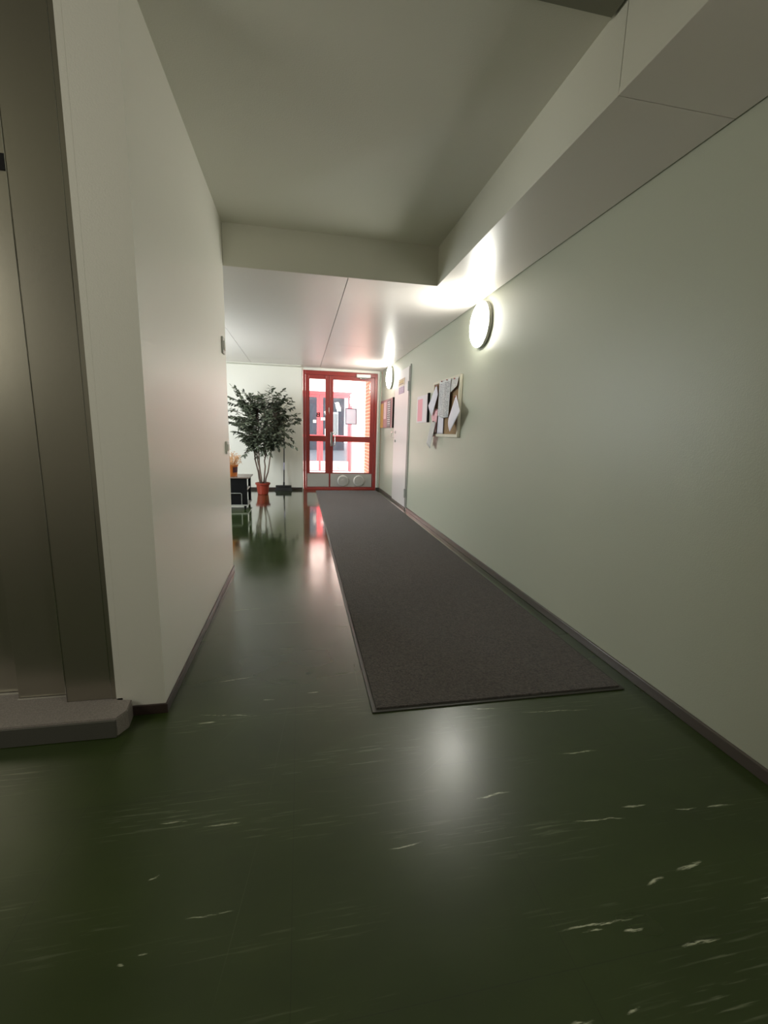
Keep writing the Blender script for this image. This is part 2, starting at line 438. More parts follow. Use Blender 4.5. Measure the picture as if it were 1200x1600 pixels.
# cream cover strip in the corner beside the entrance
struct(obj('trim_2', bx(1.294, 1.318, YD-.02, YD, hb, ZC-.002, bev=.003), M['wall']))
pp = struct(obj('trim_3', bx(1.326, 1.352, YD-.03, YD, hb, ZC-.002, bev=.006), M['pipe']))

# ------------------------------------------------------------------ lift doors (left edge of the picture)
d3 = thing('door_3', 'brushed steel telescopic lift doors in stepped panels at the left edge', 'lift door', (-.95, YN+.06, .065)); struct(d3)
del d3['category']; del d3['label']
zt = ZH-.02
obj('door_panel', bx(-.785, -.648, 1.511, 1.540, .066, zt, bev=.001), M['lift'], d3)
obj('door_panel', bx(-.955, -.760, 1.556, 1.585, .066, zt, bev=.001), M['lift'], d3)
obj('door_panel', bx(-1.34, -.930, 1.600, 1.630, .066, zt, bev=.001), M['lift'], d3)
obj('door_frame', (lambda b: box(b, -1.358, -1.342, YN-.002, 1.66, .03, ZH-.013))(bx(-.646, -.632, 1.509, 1.66, .066, zt)), M['lift'], d3)
obj('edge_highlight', bx(-.7868, -.7852, 1.5095, 1.5400, .066, zt), M['chrome'], d3)  # thin bright strips added for the highlight lines along the panel edges
obj('edge_highlight', bx(-.6478, -.6464, 1.5085, 1.5200, .066, zt), M['chrome'], d3)
obj('black_slot', bx(-.90, -.800, 1.551, 1.556, 1.696, 1.738, bev=.001), M['black'], d3)
obj('painted_jamb', bx(-.6315, -.6121, YN-.0002, 1.66, .067, ZH-.013), M['wall'], d3)
# raised threshold with a sloped front
sl = thing('lift_threshold', 'low grey speckled threshold step in front of the steel lift doors', 'threshold', (-.95, 1.5, 0))
b = hexa(bmesh.new(), [(-1.36, 1.395, 0), (-.582, 1.395, 0), (-.582, 1.499, 0), (-1.36, 1.499, 0)],
         [(-1.36, 1.395, .065), (-.586, 1.395, .065), (-.570, 1.442, .065), (-1.36, 1.442, .065)])
b.free()
b = bmesh.new()
bot = [(-1.36, 1.400), (-.592, 1.400), (-.572, 1.440), (-.580, 1.499), (-.632, 1.499), (-.632, 1.66), (-1.342, 1.66), (-1.36, 1.50)]
vb = [b.verts.new((x, y, 0)) for x, y in bot]; vt = [b.verts.new((x, y-.004 if y < 1.45 else y, .065)) for x, y in bot]
b.faces.new(vb); b.faces.new(vt)
for i in range(len(bot)): b.faces.new((vb[i], vb[(i+1) % len(bot)], vt[(i+1) % len(bot)], vt[i]))
bmesh.ops.bevel(b, geom=[e for e in b.edges if all(v.co.z > .06 for v in e.verts)], offset=.003, segments=2, affect='EDGES')
obj('step', b, M['sill'], sl)
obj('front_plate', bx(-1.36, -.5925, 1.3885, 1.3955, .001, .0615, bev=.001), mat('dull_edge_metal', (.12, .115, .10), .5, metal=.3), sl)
obj('door_track', (lambda q: box(q, -.955, -.79, 1.546, 1.553, .065, .0665))(bx(-1.34, -.955, 1.585, 1.596, .065, .0665)), M['steel'], sl)

# ------------------------------------------------------------------ red entrance doors
d1 = bpy.data.objects.new('door_1', None); C.objects.link(d1); d1.location = Vector((.67, YD, 0))*S; struct(d1)
z0 = .028
bm = bx(.050, .088, YD, YD+.06, z0, 1.968, bev=.003); box(bm, 1.245, 1.292, YD, YD+.06, z0, 1.968, bev=.003)
box(bm, .088, 1.245, YD, YD+.06, 1.905, 1.968, bev=.003); box(bm, .050, 1.292, YD-.01, YD+.06, 0.001, .030, bev=.003)
obj('door_frame', bm, M['red'], d1)
def leaf(x0, x1, gx0, gx1, kick):
    y0, y1 = YD+.012, YD+.048
    bm = bmesh.new()
    box(bm, x0, gx0, y0, y1, .032, 1.903, bev=.003); box(bm, gx1, x1, y0, y1, .032, 1.903, bev=.003)
    for a, c in ((.032, .290), (.830, .908), (1.845, 1.903)): box(bm, gx0, gx1, y0, y1, a, c, bev=.002)
    lf = obj('door_leaf', bm, M['red'], d1)
    obj('glass_pane', bx(gx0, gx1, YD+.028, YD+.032, .908, 1.845), M['glass'], lf)
    obj('glass_pane', bx(gx0, gx1, YD+.028, YD+.032, .290, .830), M['glass'], lf)
    b = bmesh.new()
    for (p, q, r, s) in ((gx0, gx1, .908, 1.845), (gx0, gx1, .290, .830)):
        t = .008
        box(b, p, q, YD+.008, YD+.018, r, r+t); box(b, p, q, YD+.008, YD+.018, s-t, s)
        box(b, p, p+t, YD+.008, YD+.018, r, s); box(b, q-t, q, YD+.008, YD+.018, r, s)
    obj('glazing_bead', b, M['red'], lf)
    k0, k1 = kick
    kp = obj('kick_plate', bx(k0, k1, YD+.002, YD+.012, .052, .278, bev=.001), M['steel'], lf)
    return lf, kp
lf1, _ = leaf(.090, .490, .148, .425, (.112, .478))
lf2, kp = leaf(.494, 1.243, .540, 1.183, (.506, 1.222))
for cx in (.722, 1.000):
    b = bmesh.new(); lathe(b, [(.096, -.001), (.096, -.012), (.090, -.022), (.080, -.026), (.080, -.020), (.0, -.020)][:-1], (cx, YD+.002, .157), 'Y', 40)
    rv = obj('round_vent', b, M['closer'], lf2, smooth=False)
    b = lathe(bmesh.new(), [(.078, -.026), (.078, -.0275), (.030, -.0275), (.028, -.030)], (cx, YD+.002, .157), 'Y', 40)
    obj('vent_face', b, M['steel'], lf2, smooth=False)
# lock plate, handle bar, knobs
obj('lock_plate', bx(.505, .535, YD-.002, YD+.012, .745, .985, bev=.002), M['chrome'], lf2)
b = bmesh.new(); tube(b, [(.520, YD+.01, .975), (.522, YD-.045, .975), (.572, YD-.055, .972), (.576, YD-.055, .95), (.576, YD-.055, .78), (.572, YD-.055, .762), (.522, YD-.045, .760), (.520, YD+.01, .760)], .0085, 10)
obj('door_handle', b, M['chrome'], lf2, smooth=True)
obj('meeting_strip', bx(.484, .499, YD+.004, YD+.012, .034, 1.900, bev=.002), M['red'], lf2)
obj('cylinder_lock', lathe(bmesh.new(), [(.014, 0), (.014, -.014)], (.518, YD-.001, .87), 'Y', 20), M['chrome'], lf2)
# door closer
dc = obj('door_closer', bx(.930, 1.165, YD-.045, YD, 1.888, 1.943, bev=.006), M['closer'], d1)
b = bmesh.new(); tube(b, [(1.00, YD-.02, 1.886), (1.00, YD-.02, 1.870)], .018, 14); tube(b, [(1.00, YD-.025, 1.872), (1.08, YD-.075, 1.872)], .007, 8); tube(b, [(1.08, YD-.075, 1.872), (1.14, YD+.005, 1.880)], .006, 8)
obj('closer_arm', b, M['chrome'], dc)
# house letter seen from behind on the narrow glass
b = text_bm('B', .115)
cen = sum((v.co for v in b.verts), Vector())/len(b.verts)
xs = [v.co.x for v in b.verts]; ys = [v.co.y for v in b.verts]
sx, sy = .066/(max(xs)-min(xs)), .076/(max(ys)-min(ys)); mx_, my_ = (max(xs)+min(xs))/2, (max(ys)+min(ys))/2
for v in b.verts:
    v.co = Vector((.296-(v.co.x-mx_)*sx, YD+.0265+v.co.z*.3, 1.263+(v.co.y-my_)*sy))
obj('house_letter', b, M['ink'], lf1)
tag(obj('white_sticker', (lambda q: box(q, .480, .490, YD+.0095, YD+.0117, 1.285, 1.32))(bx(.470, .489, YD+.0095, YD+.0117, 1.315, 1.385, bev=.0005)), M['white'], origin=(.48, YD+.01, 1.33)),
    'small white sticker on the red stile between the entrance door glasses', 'sticker')

# framed notice on the wide glass
sheet_glow = mat('lilac_sheet', (.92, .92, .95), .6)
_n = sheet_glow.node_tree; _t = _n.nodes.new('ShaderNodeBsdfTranslucent'); _t.inputs[0].default_value = (.86, .92, 1.0, 1)
_a = _n.nodes.new('ShaderNodeMixShader'); _a.inputs[0].default_value = .85
_n.links.new(_n.nodes['Principled BSDF'].outputs[0], _a.inputs[1]); _n.links.new(_t.outputs[0], _a.inputs[2]); _n.links.new(_a.outputs[0], _n.nodes['Material Output'].inputs[0])
nf = thing('glass_notice', 'white sheet in a thin purple frame on the wide entrance glass', 'notice', (.85, YD+.022, 1.12))
obj('sheet', bx(.760, .941, YD+.0255, YD+.0275, 1.124, 1.378), sheet_glow, nf)
b = bmesh.new()
for a in ((.752, .948, 1.116, 1.129), (.752, .948, 1.374, 1.387), (.752, .765, 1.116, 1.387), (.935, .948, 1.116, 1.387)): box(b, a[0], a[1], YD+.021, YD+.0275, a[2], a[3])
obj('sheet_frame', b, mat('purple_edge', (.10, .03, .09), .5), nf)

# ------------------------------------------------------------------ vestibule beyond the glass
VY = 10.95
struct(obj('floor_vestibule', bx(-.9, 2.6, YD+.12, VY+.15, -.08, -.002), M['concrete']))
struct(obj('ceiling_vestibule', bx(-.9, 2.2, YD+.1, VY+.15, 2.25, 2.33), M['vest']))
struct(obj('wall_vestibule_left', bx(-.95, -.85, YD+.1, VY+.15, 0, 2.25), M['vest']))
struct(obj('wall_vestibule_right', bx(1.30, 1.45, YD+.1, 8.95, 0, 2.25), M['brick']))
struct(obj('wall_vestibule_pier', bx(1.262, 1.60, VY, VY+.12, 0, 2.25), mat('pink_plaster', (.66, .36, .30), .7)))
bm = bx(-.85, 1.262, VY, VY+.12, 1.94, 2.25); box(bm, -.85, -.20, VY, VY+.12, 0, 1.94)
struct(obj('wall_vestibule_far', bm, M['vest']))
d4 = bpy.data.objects.new('door_4', None); C.objects.link(d4); d4.location = Vector((.5, VY, 0))*S; struct(d4)
bm = bx(-.19, -.13, VY, VY+.06, 0, 1.93); box(bm, 1.205, 1.258, VY, VY+.06, 0, 1.93); box(bm, -.13, 1.205, VY, VY+.06, 1.86, 1.93)
obj('door_frame', bm, M['bgred'], d4)
for (x0, x1, gx0, gx1) in ((-.125, .468, -.05, .402), (.474, 1.20, .548, 1.155)):
    bm = bmesh.new()
    box(bm, x0, gx0, VY+.01, VY+.05, .02, 1.86); box(bm, gx1, x1, VY+.01, VY+.05, .02, 1.86)
    for a, c in ((.02, .26), (.84, .90), (1.80, 1.86)): box(bm, gx0, gx1, VY+.01, VY+.05, a, c)
    lf = obj('door_leaf', bm, M['bgred'], d4)
    obj('glass_pane', bx(gx0, gx1, VY+.028, VY+.032, .90, 1.80), M['glass'], lf)
    obj('glass_pane', bx(gx0, gx1, VY+.028, VY+.032, .26, .84), M['glass'], lf)
    obj('kick_plate', bx(x0+.02, x1-.02, VY-.002, VY+.01, .03, .255), M['kick'], lf)
    if x0 > 0:
        obj('round_vent', lathe(bmesh.new(), [(.082, 0), (.075, -.015)], (.986, VY-.002, .14), 'Y', 28), mat('grey_disc', (.20, .19, .19), .6), lf)
        obj('door_handle', tube(bmesh.new(), [(.60, VY-.05, .75), (.60, VY-.05, 1.05)], .012, 8), M['chrome'], lf)
for (x0, x1, a, c, lb) in ((.50, .60, 1.255, 1.315, 'larger white sign on the red middle stile of the outer doors'), (.31, .385, 1.19, 1.255, 'small white sign on outer door glass, seen below the mirrored letter')):
    tag(obj('white_sign', bx(x0, x1, VY+.004, VY+.009 if x0 > .4 else VY+.027, a, c), M['white'], origin=(x0, VY, a)), lb, 'sign')

# outdoors
struct(obj('ground_outside', bx(-14, 26, VY+.15, 40, -.12, -.03), mat('asphalt', (.10, .105, .12), .8, var=.2)))
bd = thing('grey_building', 'dim grey building across the street, seen through both entrance doors', 'building', (3.2, 26, -.03))
obj('facade', bx(-4, 2.35, 24, 26, -.03, 7), M['facade'], bd)
for wx, ww in ((-2.5, .9), (-.9, .9), (1.72, .3)):
    for wz in (.6, 3.2):
        fr = obj('window', bx(wx, wx+ww, 23.94, 24.0, wz, wz+1.4), M['concrete'], bd)
        obj('window_glass', bx(wx+.04, wx+ww-.04, 23.92, 23.94, wz+.08, wz+1.32), M['glass'], fr)

# ------------------------------------------------------------------ flush door in the right wall
d2 = bpy.data.objects.new('door_2', None); C.objects.link(d2); d2.location = Vector((XR, 5.93, 0))*S; struct(d2)
obj('door_leaf', bx(XR-.014, XR+.004, 5.515, 6.355, .030, 1.830, bev=.002), M['door2'], d2)
obj('leaf_edge', bx(XR-.016, XR-.0135, 5.516, 5.530, .030, 1.80), M['grey'], d2)
obj('door_frame', (lambda q: box(q, XR-.006, XR+.004, 6.360, 6.385, 0, 1.845))(bx(XR-.010, XR+.004, 5.475, 5.500, 0.001, 1.850, bev=.002)), M['grey'], d2)
obj('shadow_gap', bx(XR-.001, XR+.004, 5.500, 5.515, .0, 1.83), M['gap'], d2)
obj('threshold', bx(XR-.020, XR+.004, 5.50, 6.36, .001, .026, bev=.003), M['base_r'], d2)
for z_ in (.222, 1.585):
    hg = obj('hinge', (lambda q: tube(q, [(XR-.024, 5.508, z_-.058), (XR-.024, 5.508, z_+.058)], .012, 12))(bx(XR-.020, XR-.012, 5.478, 5.555, z_-.052, z_+.052, bev=.002)), M['grey'], d2)
b = bmesh.new(); tube(b, [(XR-.014, 6.21, 1.01), (XR-.060, 6.21, 1.01), (XR-.060, 6.30, 1.01), (XR-.060, 6.30, .93), (XR-.014, 6.30, .93)], .006, 8)
b2 = bmesh.new(); lathe(b2, [(.02, 0), (.02, -.010)], (XR-.014, 6.21, 1.01), 'X', 16)
obj('door_handle', b, M['chrome'], d2)
obj('handle_rose', b2, M['chrome'], d2)
obj('cylinder_lock', lathe(bmesh.new(), [(.018, 0), (.018, -.012)], (XR-.014, 6.22, .885), 'X', 16), M['grey'], d2)
def wall_sheet(name, y0, y1, z0, z1, x, m, label, cat, par=None):
    """flat printed sheet on the right wall; far side (y1) is its left"""
    b = bmesh.new(); uvl = b.loops.layers.uv.new('UVMap')
    f = [b.verts.new(p) for p in ((x, y1, z0), (x, y0, z0), (x, y0, z1), (x, y1, z1))]
    k = [b.verts.new((x+.003, v.co.y, v.co.z)) for v in f]
    F = b.faces.new(f)
    for lp, uv in zip(F.loops, ((0, 0), (1, 0), (1, 1), (0, 1))): lp[uvl].uv = uv
    b.faces.new(k[::-1])
    for i in range(4): b.faces.new((f[i], k[i], k[(i+1) % 4], f[(i+1) % 4]))
    if par: return obj(name, b, m, par)
    return tag(obj(name, b, m, origin=(x, (y0+y1)/2, z0)), label, cat)
wall_sheet('door_sticker', 5.75, 6.12, 1.628, 1.718, XR-.018, paper_mat('gold_sticker', (.62, .50, .36), (.18, .10, .04), 3, .6, .12, block=(.2, .85, .35, .8, (.42, .28, .10))), 'gold and cream sticker high on the side door', 'sticker')
wall_sheet('door_sticker', 5.77, 6.08, 1.525, 1.612, XR-.018, paper_mat('lilac_sticker', (.38, .26, .36), (.62, .55, .62), 4, .5, .12), 'dull purple sticker directly under the gold one on the side door', 'sticker')

# ------------------------------------------------------------------ wall lamps
lamp = thing('wall_lamp', 'large lit round opal wall lamp above the cork board', 'lamp', (XR, 3.29, 1.822), 'round opal wall lamps on the right wall')
lathe_b = lathe(bmesh.new(), [(.163, 0), (.166, -.004), (.166, -.024), (.160, -.030)], (XR+.002, 3.29, 1.822), 'X', 64)
obj('lamp_base', lathe_b, M['lampbase'], lamp, smooth=False)
prof = [(.161, -.026), (.161, -.034)] + [(.161*math.cos(a), -.034-.038*math.sin(a)) for a in [math.radians(10*k) for k in range(1, 9)]] + [(.004, -.072)]
obj('diffuser', lathe(bmesh.new(), prof, (XR+.002, 3.29, 1.822), 'X', 64), M['opal'], lamp, smooth=True)
lamp2 = lamp.copy(); C.objects.link(lamp2); lamp2.location = Vector((XR, 6.71, 1.822))*S
lamp2['label'] = 'smaller looking lit round wall lamp near the entrance doors'
for ch in list(lamp.children):
    c_ = ch.copy(); C.objects.link(c_); c_.parent = lamp2

# ------------------------------------------------------------------ notice boards on the right wall
cb_ = thing('cork_board', 'cork notice board in a pale wood frame covered with papers', 'notice board', (XR, 4.04, .975))
x1 = XR+.002
obj('cork', bx(XR-.012, x1, 3.68, 4.40, 1.0, 1.49), M['cork'], cb_)
b = bmesh.new()
for a in ((3.655, 3.682, .975, 1.512), (4.398, 4.425, .975, 1.512), (3.68, 4.40, .975, 1.002), (3.68, 4.40, 1.488, 1.512)): box(b, XR-.024, x1, a[0], a[1], a[2], a[3], bev=.002)
obj('board_frame', b, M['frame'], cb_)

def sheet(name, corners, m, label, cat='paper', curl=0.0, pin=True):
    """corners TL TR BR BL (x,y,z), seen from the corridor; curl lifts the middle or lower rim off the wall"""
    n = 10; b = bmesh.new(); uvl = b.loops.layers.uv.new('UVMap'); P = [Vector(c) for c in corners]; g_ = []
    for j in range(n+1):
        row = []
        for i in range(n+1):
            u, v = i/n, j/n
            p = P[3]*(1-u)*(1-v)+P[2]*u*(1-v)+P[1]*u*v+P[0]*(1-u)*v
            p.x -= curl*math.sin(math.pi*u)*(1-v)
            row.append(b.verts.new(p))
        g_.append(row)
    for j in range(n):
        for i in range(n):
            F = b.faces.new((g_[j][i], g_[j][i+1], g_[j+1][i+1], g_[j+1][i]))
            for lp, uv in zip(F.loops, ((i, j), (i+1, j), (i+1, j+1), (i, j+1))): lp[uvl].uv = (uv[0]/n, uv[1]/n)
    base = min(corners, key=lambda c: c[2])
    o = thing(name, label, cat, base, 'papers pinned to the cork board')
    # keep the sheet exactly on its computed corners
    s_ = obj('sheet', b, m, o, smooth=True)
    sm = s_.modifiers.new('thickness', 'SOLIDIFY'); sm.thickness = .0006
    if pin:
        t = P[0]*.5+P[1]*.5 if pin is True else Vector(pin)
        obj('pin', lathe(bmesh.new(), [(.004, .010), (.004, -.004), (.006, -.008), (.003, -.012)], (t.x-.001, t.y, t.z-.008), 'X', 10), M['red'], o)
    return o
pw = (.66, .64, .66); ink = (.03, .03, .04)
plain = paper_mat('plain_paper', (.62, .60, .66), (.52, .50, .55), 18, .3, .15)
typed = paper_mat('typed_paper', (.56, .56, .56), (.14, .14, .16), 22, .50, .10)
typed2 = paper_mat('typed_list_paper', (.56, .56, .55), (.10, .10, .11), 26, .55, .08)
small = paper_mat('small_typed_paper', (.64, .62, .58), (.16, .16, .16), 14, .5, .1)
pinkp = paper_mat('pink_paper', (.72, .42, .44), (.62, .22, .28), 6, .5, .1)
sheet('paper_sheet', [(1.335,4.203,1.504),(1.335,4.029,1.500),(1.335,4.046,1.149),(1.335,4.215,1.18)], typed, 'long typed grey sheet, left one of the two overlapping lists', curl=.004)
sheet('paper_sheet', [(1.326,4.030,1.500),(1.326,3.844,1.493),(1.326,3.870,1.153),(1.326,4.055,1.149)], typed2, 'densely typed list in the middle of the cork board', curl=.006)
sheet('paper_sheet', [(1.332,3.838,1.490),(1.332,3.668,1.487),(1.322,3.672,1.411),(1.330,3.852,1.372)], small, 'small typed sheet in the top right corner of the cork board')
sheet('paper_sheet', [(1.338,4.305,1.485),(1.322,4.196,1.382),(1.312,4.332,1.175),(1.322,4.510,1.289)], plain, 'white sheet hanging askew from the top left of the cork board', curl=.006, pin=(1.336, 4.300, 1.478))
sheet('paper_sheet', [(1.338,3.722,1.340),(1.300,3.500,1.189),(1.290,3.700,1.021),(1.318,3.830,1.146)], plain, 'white sheet hanging askew over the right frame of the cork board', curl=.010, pin=(1.334, 3.724, 1.332))
sheet('paper_sheet', [(1.338,4.305,1.250),(1.338,4.222,1.238),(1.330,4.244,1.007),(1.325,4.404,1.181)], pinkp, 'shiny pink sheet low on the left of the cork board')
sheet('paper_sheet', [(1.342,4.213,1.200),(1.342,4.052,1.188),(1.342,4.045,1.004),(1.342,4.232,1.004)], plain, 'pale plain sheet at the bottom of the cork board beside the pink one')
sheet('paper_sheet', [(1.334,4.400,1.150),(1.322,4.224,1.113),(1.305,4.324,.851),(1.305,4.461,.905)], paper_mat('grey_paper', (.42, .42, .40), (.36, .36, .34), 14, .3, .1), 'grey sheet dangling below the bottom left corner of the cork board', curl=.004)

pb = thing('wall_poster', 'pink and white poster between the side door and the cork board', 'poster', (XR, 4.86, 1.12))
wall_sheet('sheet', 4.64, 5.10, 1.122, 1.422, XR-.008, paper_mat('pink_poster', (.66, .60, .60), (.50, .42, .44), 20, .35, .08, block=(.08, .52, .06, .88, (.72, .30, .34))), '', '', pb)
obj('dark_strip', bx(XR-.020, x1, 4.612, 4.638, 1.122, 1.43), M['black'], pb)

# directory board near the entrance
db = thing('directory_board', 'dark red directory board with orange, pink and lettered columns by the entrance', 'notice board', (XR, 6.98, 1.075))
obj('backing', bx(XR-.018, x1, 6.44, 7.45, 1.075, 1.514, bev=.003), mat('dull_red_board', (.26, .07, .08), .45), db)
wall_sheet('orange_column', 7.20, 7.445, 1.078, 1.470, XR-.022, paper_mat('orange_card', (.66, .35, .10), (.30, .12, .05), 16, .35, .12), '', '', db)
wall_sheet('pink_sheet', 6.93, 7.14, 1.215, 1.480, XR-.022, paper_mat('pink_card', (.66, .42, .42), (.6, .36, .38), 8, .3, .1), '', '', db)
wall_sheet('lettered_column', 6.60, 6.86, 1.080, 1.500, XR-.022, paper_mat('brown_lettered', (.13, .10, .10), (.60, .56, .55), 13, .55, .1), '', '', db)
obj('board_edge', bx(XR-.024, x1, 6.44, 6.49, 1.073, 1.516), mat('dark_board_edge', (.08, .06, .055), .4), db)

# ------------------------------------------------------------------ switches on the left wall
def switch(y, z, h, lab):
    t = thing('light_switch', lab, 'switch', (XL, y, z), 'switches on the left wall end')
    obj('switch_plate', bx(XL-.001, XL+.012, y-.035, y+.035, z-h, z+h, bev=.003), M['grey'] if z > 1.2 else M['white'], t)
    obj('rocker', bx(XL+.010, XL+.019, y-.022, y+.022, z-h*.55, z+h*.55, bev=.003), M['white'], t)
switch(2.99, 1.505, .050, 'upper small grey wall control near the left wall end')
switch(3.00, .875, .040, 'lower small white light switch near the left wall end')

# ------------------------------------------------------------------ door mat
dm = thing('entrance_mat', 'long dark brown carpet runner along the corridor floor', 'mat', (.77, 4.3, 0))
obj('rubber_edge', bx(.250, 1.287, 1.388, 7.33, .0005, .0055, bev=.001), M['rubber'], dm)
obj('carpet', bx(.266, 1.272, 1.400, 7.318, .0056, .0125, bev=.002), M['mat'], dm)

# ------------------------------------------------------------------ ficus
fx, fy = -.577, 6.953
ft = thing('potted_ficus', 'tall leafy green ficus tree in a red plastic pot', 'plant', (fx, fy, 0))
prof = [(.076, 0), (.080, .006), (.098, .150), (.112, .153), (.114, .180), (.104, .180), (.096, .160)]
obj('pot', lathe(bmesh.new(), prof, (fx, fy, 0), 'Z', 36), M['pot'], ft, smooth=False)
obj('soil', lathe(bmesh.new(), [(.097, .145), (.096, .163)], (fx, fy, 0), 'Z', 30), M['soil'], ft)
rnd = random.Random(11)
def curve(p0, p1, bow, n=10, jit=.006):
    p0, p1 = Vector(p0), Vector(p1); out = []
    for i in range(n+1):
        t = i/n; p = p0.lerp(p1, t)+Vector(bow)*math.sin(math.pi*t)
        if 0 < i < n: p += Vector((rnd.uniform(-1, 1), rnd.uniform(-1, 1), 0))*jit
        out.append(p)
    return out
stems = []
for (dx, dy, tx, ty, tz, r) in ((-.035, .0, -.15, -.03, 1.30, .013), (-.012, -.02, -.04, .05, 1.42, .014), (.010, .015, .05, -.05, 1.25, .012), (.035, 0, .22, .03, 1.28, .012), (-.02, .03, -.08, .10, 1.15, .010)):
    pts = curve((fx+dx, fy+dy, .155), (fx+tx, fy+ty, tz), (-.03 if tx < 0 else .02, 0, 0), 12, .008)
    stems.append(pts)
    obj('stem', tube(bmesh.new(), pts, [r*(1-.6*i/12) for i in range(13)], 8), M['stem'], ft, smooth=True)
leaves = bmesh.new(); twigs = bmesh.new()
def leaf_at(p, d, up_, L, W):
    d = d.normalized(); s = d.cross(up_)
    if s.length < .1: s = d.cross(Vector((1, 0, 0)))
    s.normalize(); nrm = s.cross(d).normalized()
    c = [p, p+d*L*.30+s*W*.5-nrm*W*.08, p+d*L*.62+s*W*.42-nrm*W*.1, p+d*L-nrm*L*.12, p+d*L*.62-s*W*.42-nrm*W*.1, p+d*L*.30-s*W*.5-nrm*W*.08]
    mid1, mid2 = p+d*L*.30+nrm*W*.05, p+d*L*.62+nrm*W*.04
    v = [leaves.verts.new(q) for q in c]; a, b_ = leaves.verts.new(mid1), leaves.verts.new(mid2)
    for f in ((v[0], v[1], a), (v[0], a, v[5]), (v[1], v[2], b_, a), (a, b_, v[4], v[5]), (v[2], v[3], b_), (b_, v[3], v[4])): leaves.faces.new(f)
def clampy(p): p.y = min(p.y, 7.40); return p
def spray(p0, p1, sag, nleaf, r=.004):
    p0, p1 = Vector(p0), clampy(Vector(p1))
    n = 8; pts = []
    for i in range(n+1):
        t = i/n; p = p0.lerp(p1, t); p.z += sag*math.sin(math.pi*t)*1.0 - abs(sag)*.5*t*t
        pts.append(clampy(p))
    tube(twigs, pts, [r*(1-.75*i/n) for i in range(n+1)], 5)
    for k in range(nleaf):
        t = .22+.78*k/(nleaf-1); i = min(int(t*n), n-1); fpos = t*n-i
        p = pts[i].lerp(pts[i+1], fpos); d = (pts[i+1]-pts[i]).normalized()
        side = d.cross(Vector((0, 0, 1)));
        if side.length < .2: side = Vector((rnd.uniform(-1, 1), rnd.uniform(-1, 1), 0))
        side.normalize(); side *= (1 if k % 2 else -1)
        ld = d*rnd.uniform(.3, .9)+side*rnd.uniform(.5, 1)+Vector((rnd.uniform(-.3, .3), rnd.uniform(-.3, .3), rnd.uniform(-.75, .25)))
        L_ = rnd.uniform(.058, .086)
        q = p+ld.normalized()*L_
        if q.y > 7.44: ld.y = -abs(ld.y)
        leaf_at(p, ld, Vector((rnd.uniform(-.7, .7), rnd.uniform(-.7, .7), 1)), L_, L_*rnd.uniform(.45, .58))
        if rnd.random() < .75:
            ld2 = -side*rnd.uniform(.3, 1)+d*rnd.uniform(.2, .9)+Vector((rnd.uniform(-.4, .4), rnd.uniform(-.4, .2), rnd.uniform(-.9, .3)))
            leaf_at(p, ld2, Vector((rnd.uniform(-.7, .7), rnd.uniform(-.7, .7), 1)), L_*.9, L_*rnd.uniform(.40, .52))
def stem_pt(st, z):
    return min(st, key=lambda q: abs(q.z-z))
# sprays seen in the outline of the crown: tip (x, z)
tips = [(-1.00, 1.640), (-.93, 1.62), (-.83, 1.58), (-.60, 1.56), (-.47, 1.60), (-.42, 1.63), (-.25, 1.625), (-.33, 1.56), (-.12, 1.45), (-.16, 1.50), (-.10, 1.36),
        (.005, 1.21), (-.02, 1.15), (-.05, 1.26), (-.12, 1.02), (-.10, .86), (-.075, .77), (-.24, .78), (-.33, .74), (-.28, .90), (-.83, .63), (-.80, .72), (-.78, .80),
        (-.98, .98), (-.95, 1.08), (-1.05, 1.20), (-1.10, 1.30), (-1.08, 1.40), (-1.02, 1.48), (-1.12, 1.12), (-.70, 1.52), (-.88, .92), (-.35, 1.45), (-.22, 1.1), (-.2, 1.24), (-.68, .60), (-.52, .62), (-.45, .66), (-.62, .74), (-.50, .80), (-.66, .85), (-.40, .84), (-.58, .66)]
for (tx, tz) in tips:
    side = -1 if tx < -.62 else (1 if tx > -.45 else 0)
    st = stems[rnd.choice({-1: [0, 4], 0: [1, 2], 1: [3, 2]}[side])]
    z_ = max(.55, min(tz-.22 if tz > .9 else tz+.02, 1.12))
    spray(stem_pt(st, z_), (tx, fy+rnd.uniform(-.22, .22), tz), .05 if tz > 1.0 else .06, rnd.randint(12, 18))
for k in range(135):
    z_ = rnd.uniform(.80, 1.50)
    wmax = {0: .30, 1: .44, 2: .47, 3: .36}[min(3, int((z_-.80)/.18))]
    a = rnd.uniform(0, 2*math.pi); rr = wmax*math.sqrt(rnd.uniform(.12, 1))
    tp = (fx+.005+rr*math.cos(a), fy+rr*.85*math.sin(a), z_+rnd.uniform(-.05, .05))
    st = min(stems, key=lambda q: (q[-3].x-tp[0])**2+(q[-3].y-tp[1])**2)
    spray(stem_pt(st, max(.62, z_-rnd.uniform(.12, .35))), tp, .04, rnd.randint(11, 17), .003)
obj('twigs', twigs, M['stem'], ft)
obj('foliage', leaves, M['leaf'], ft)

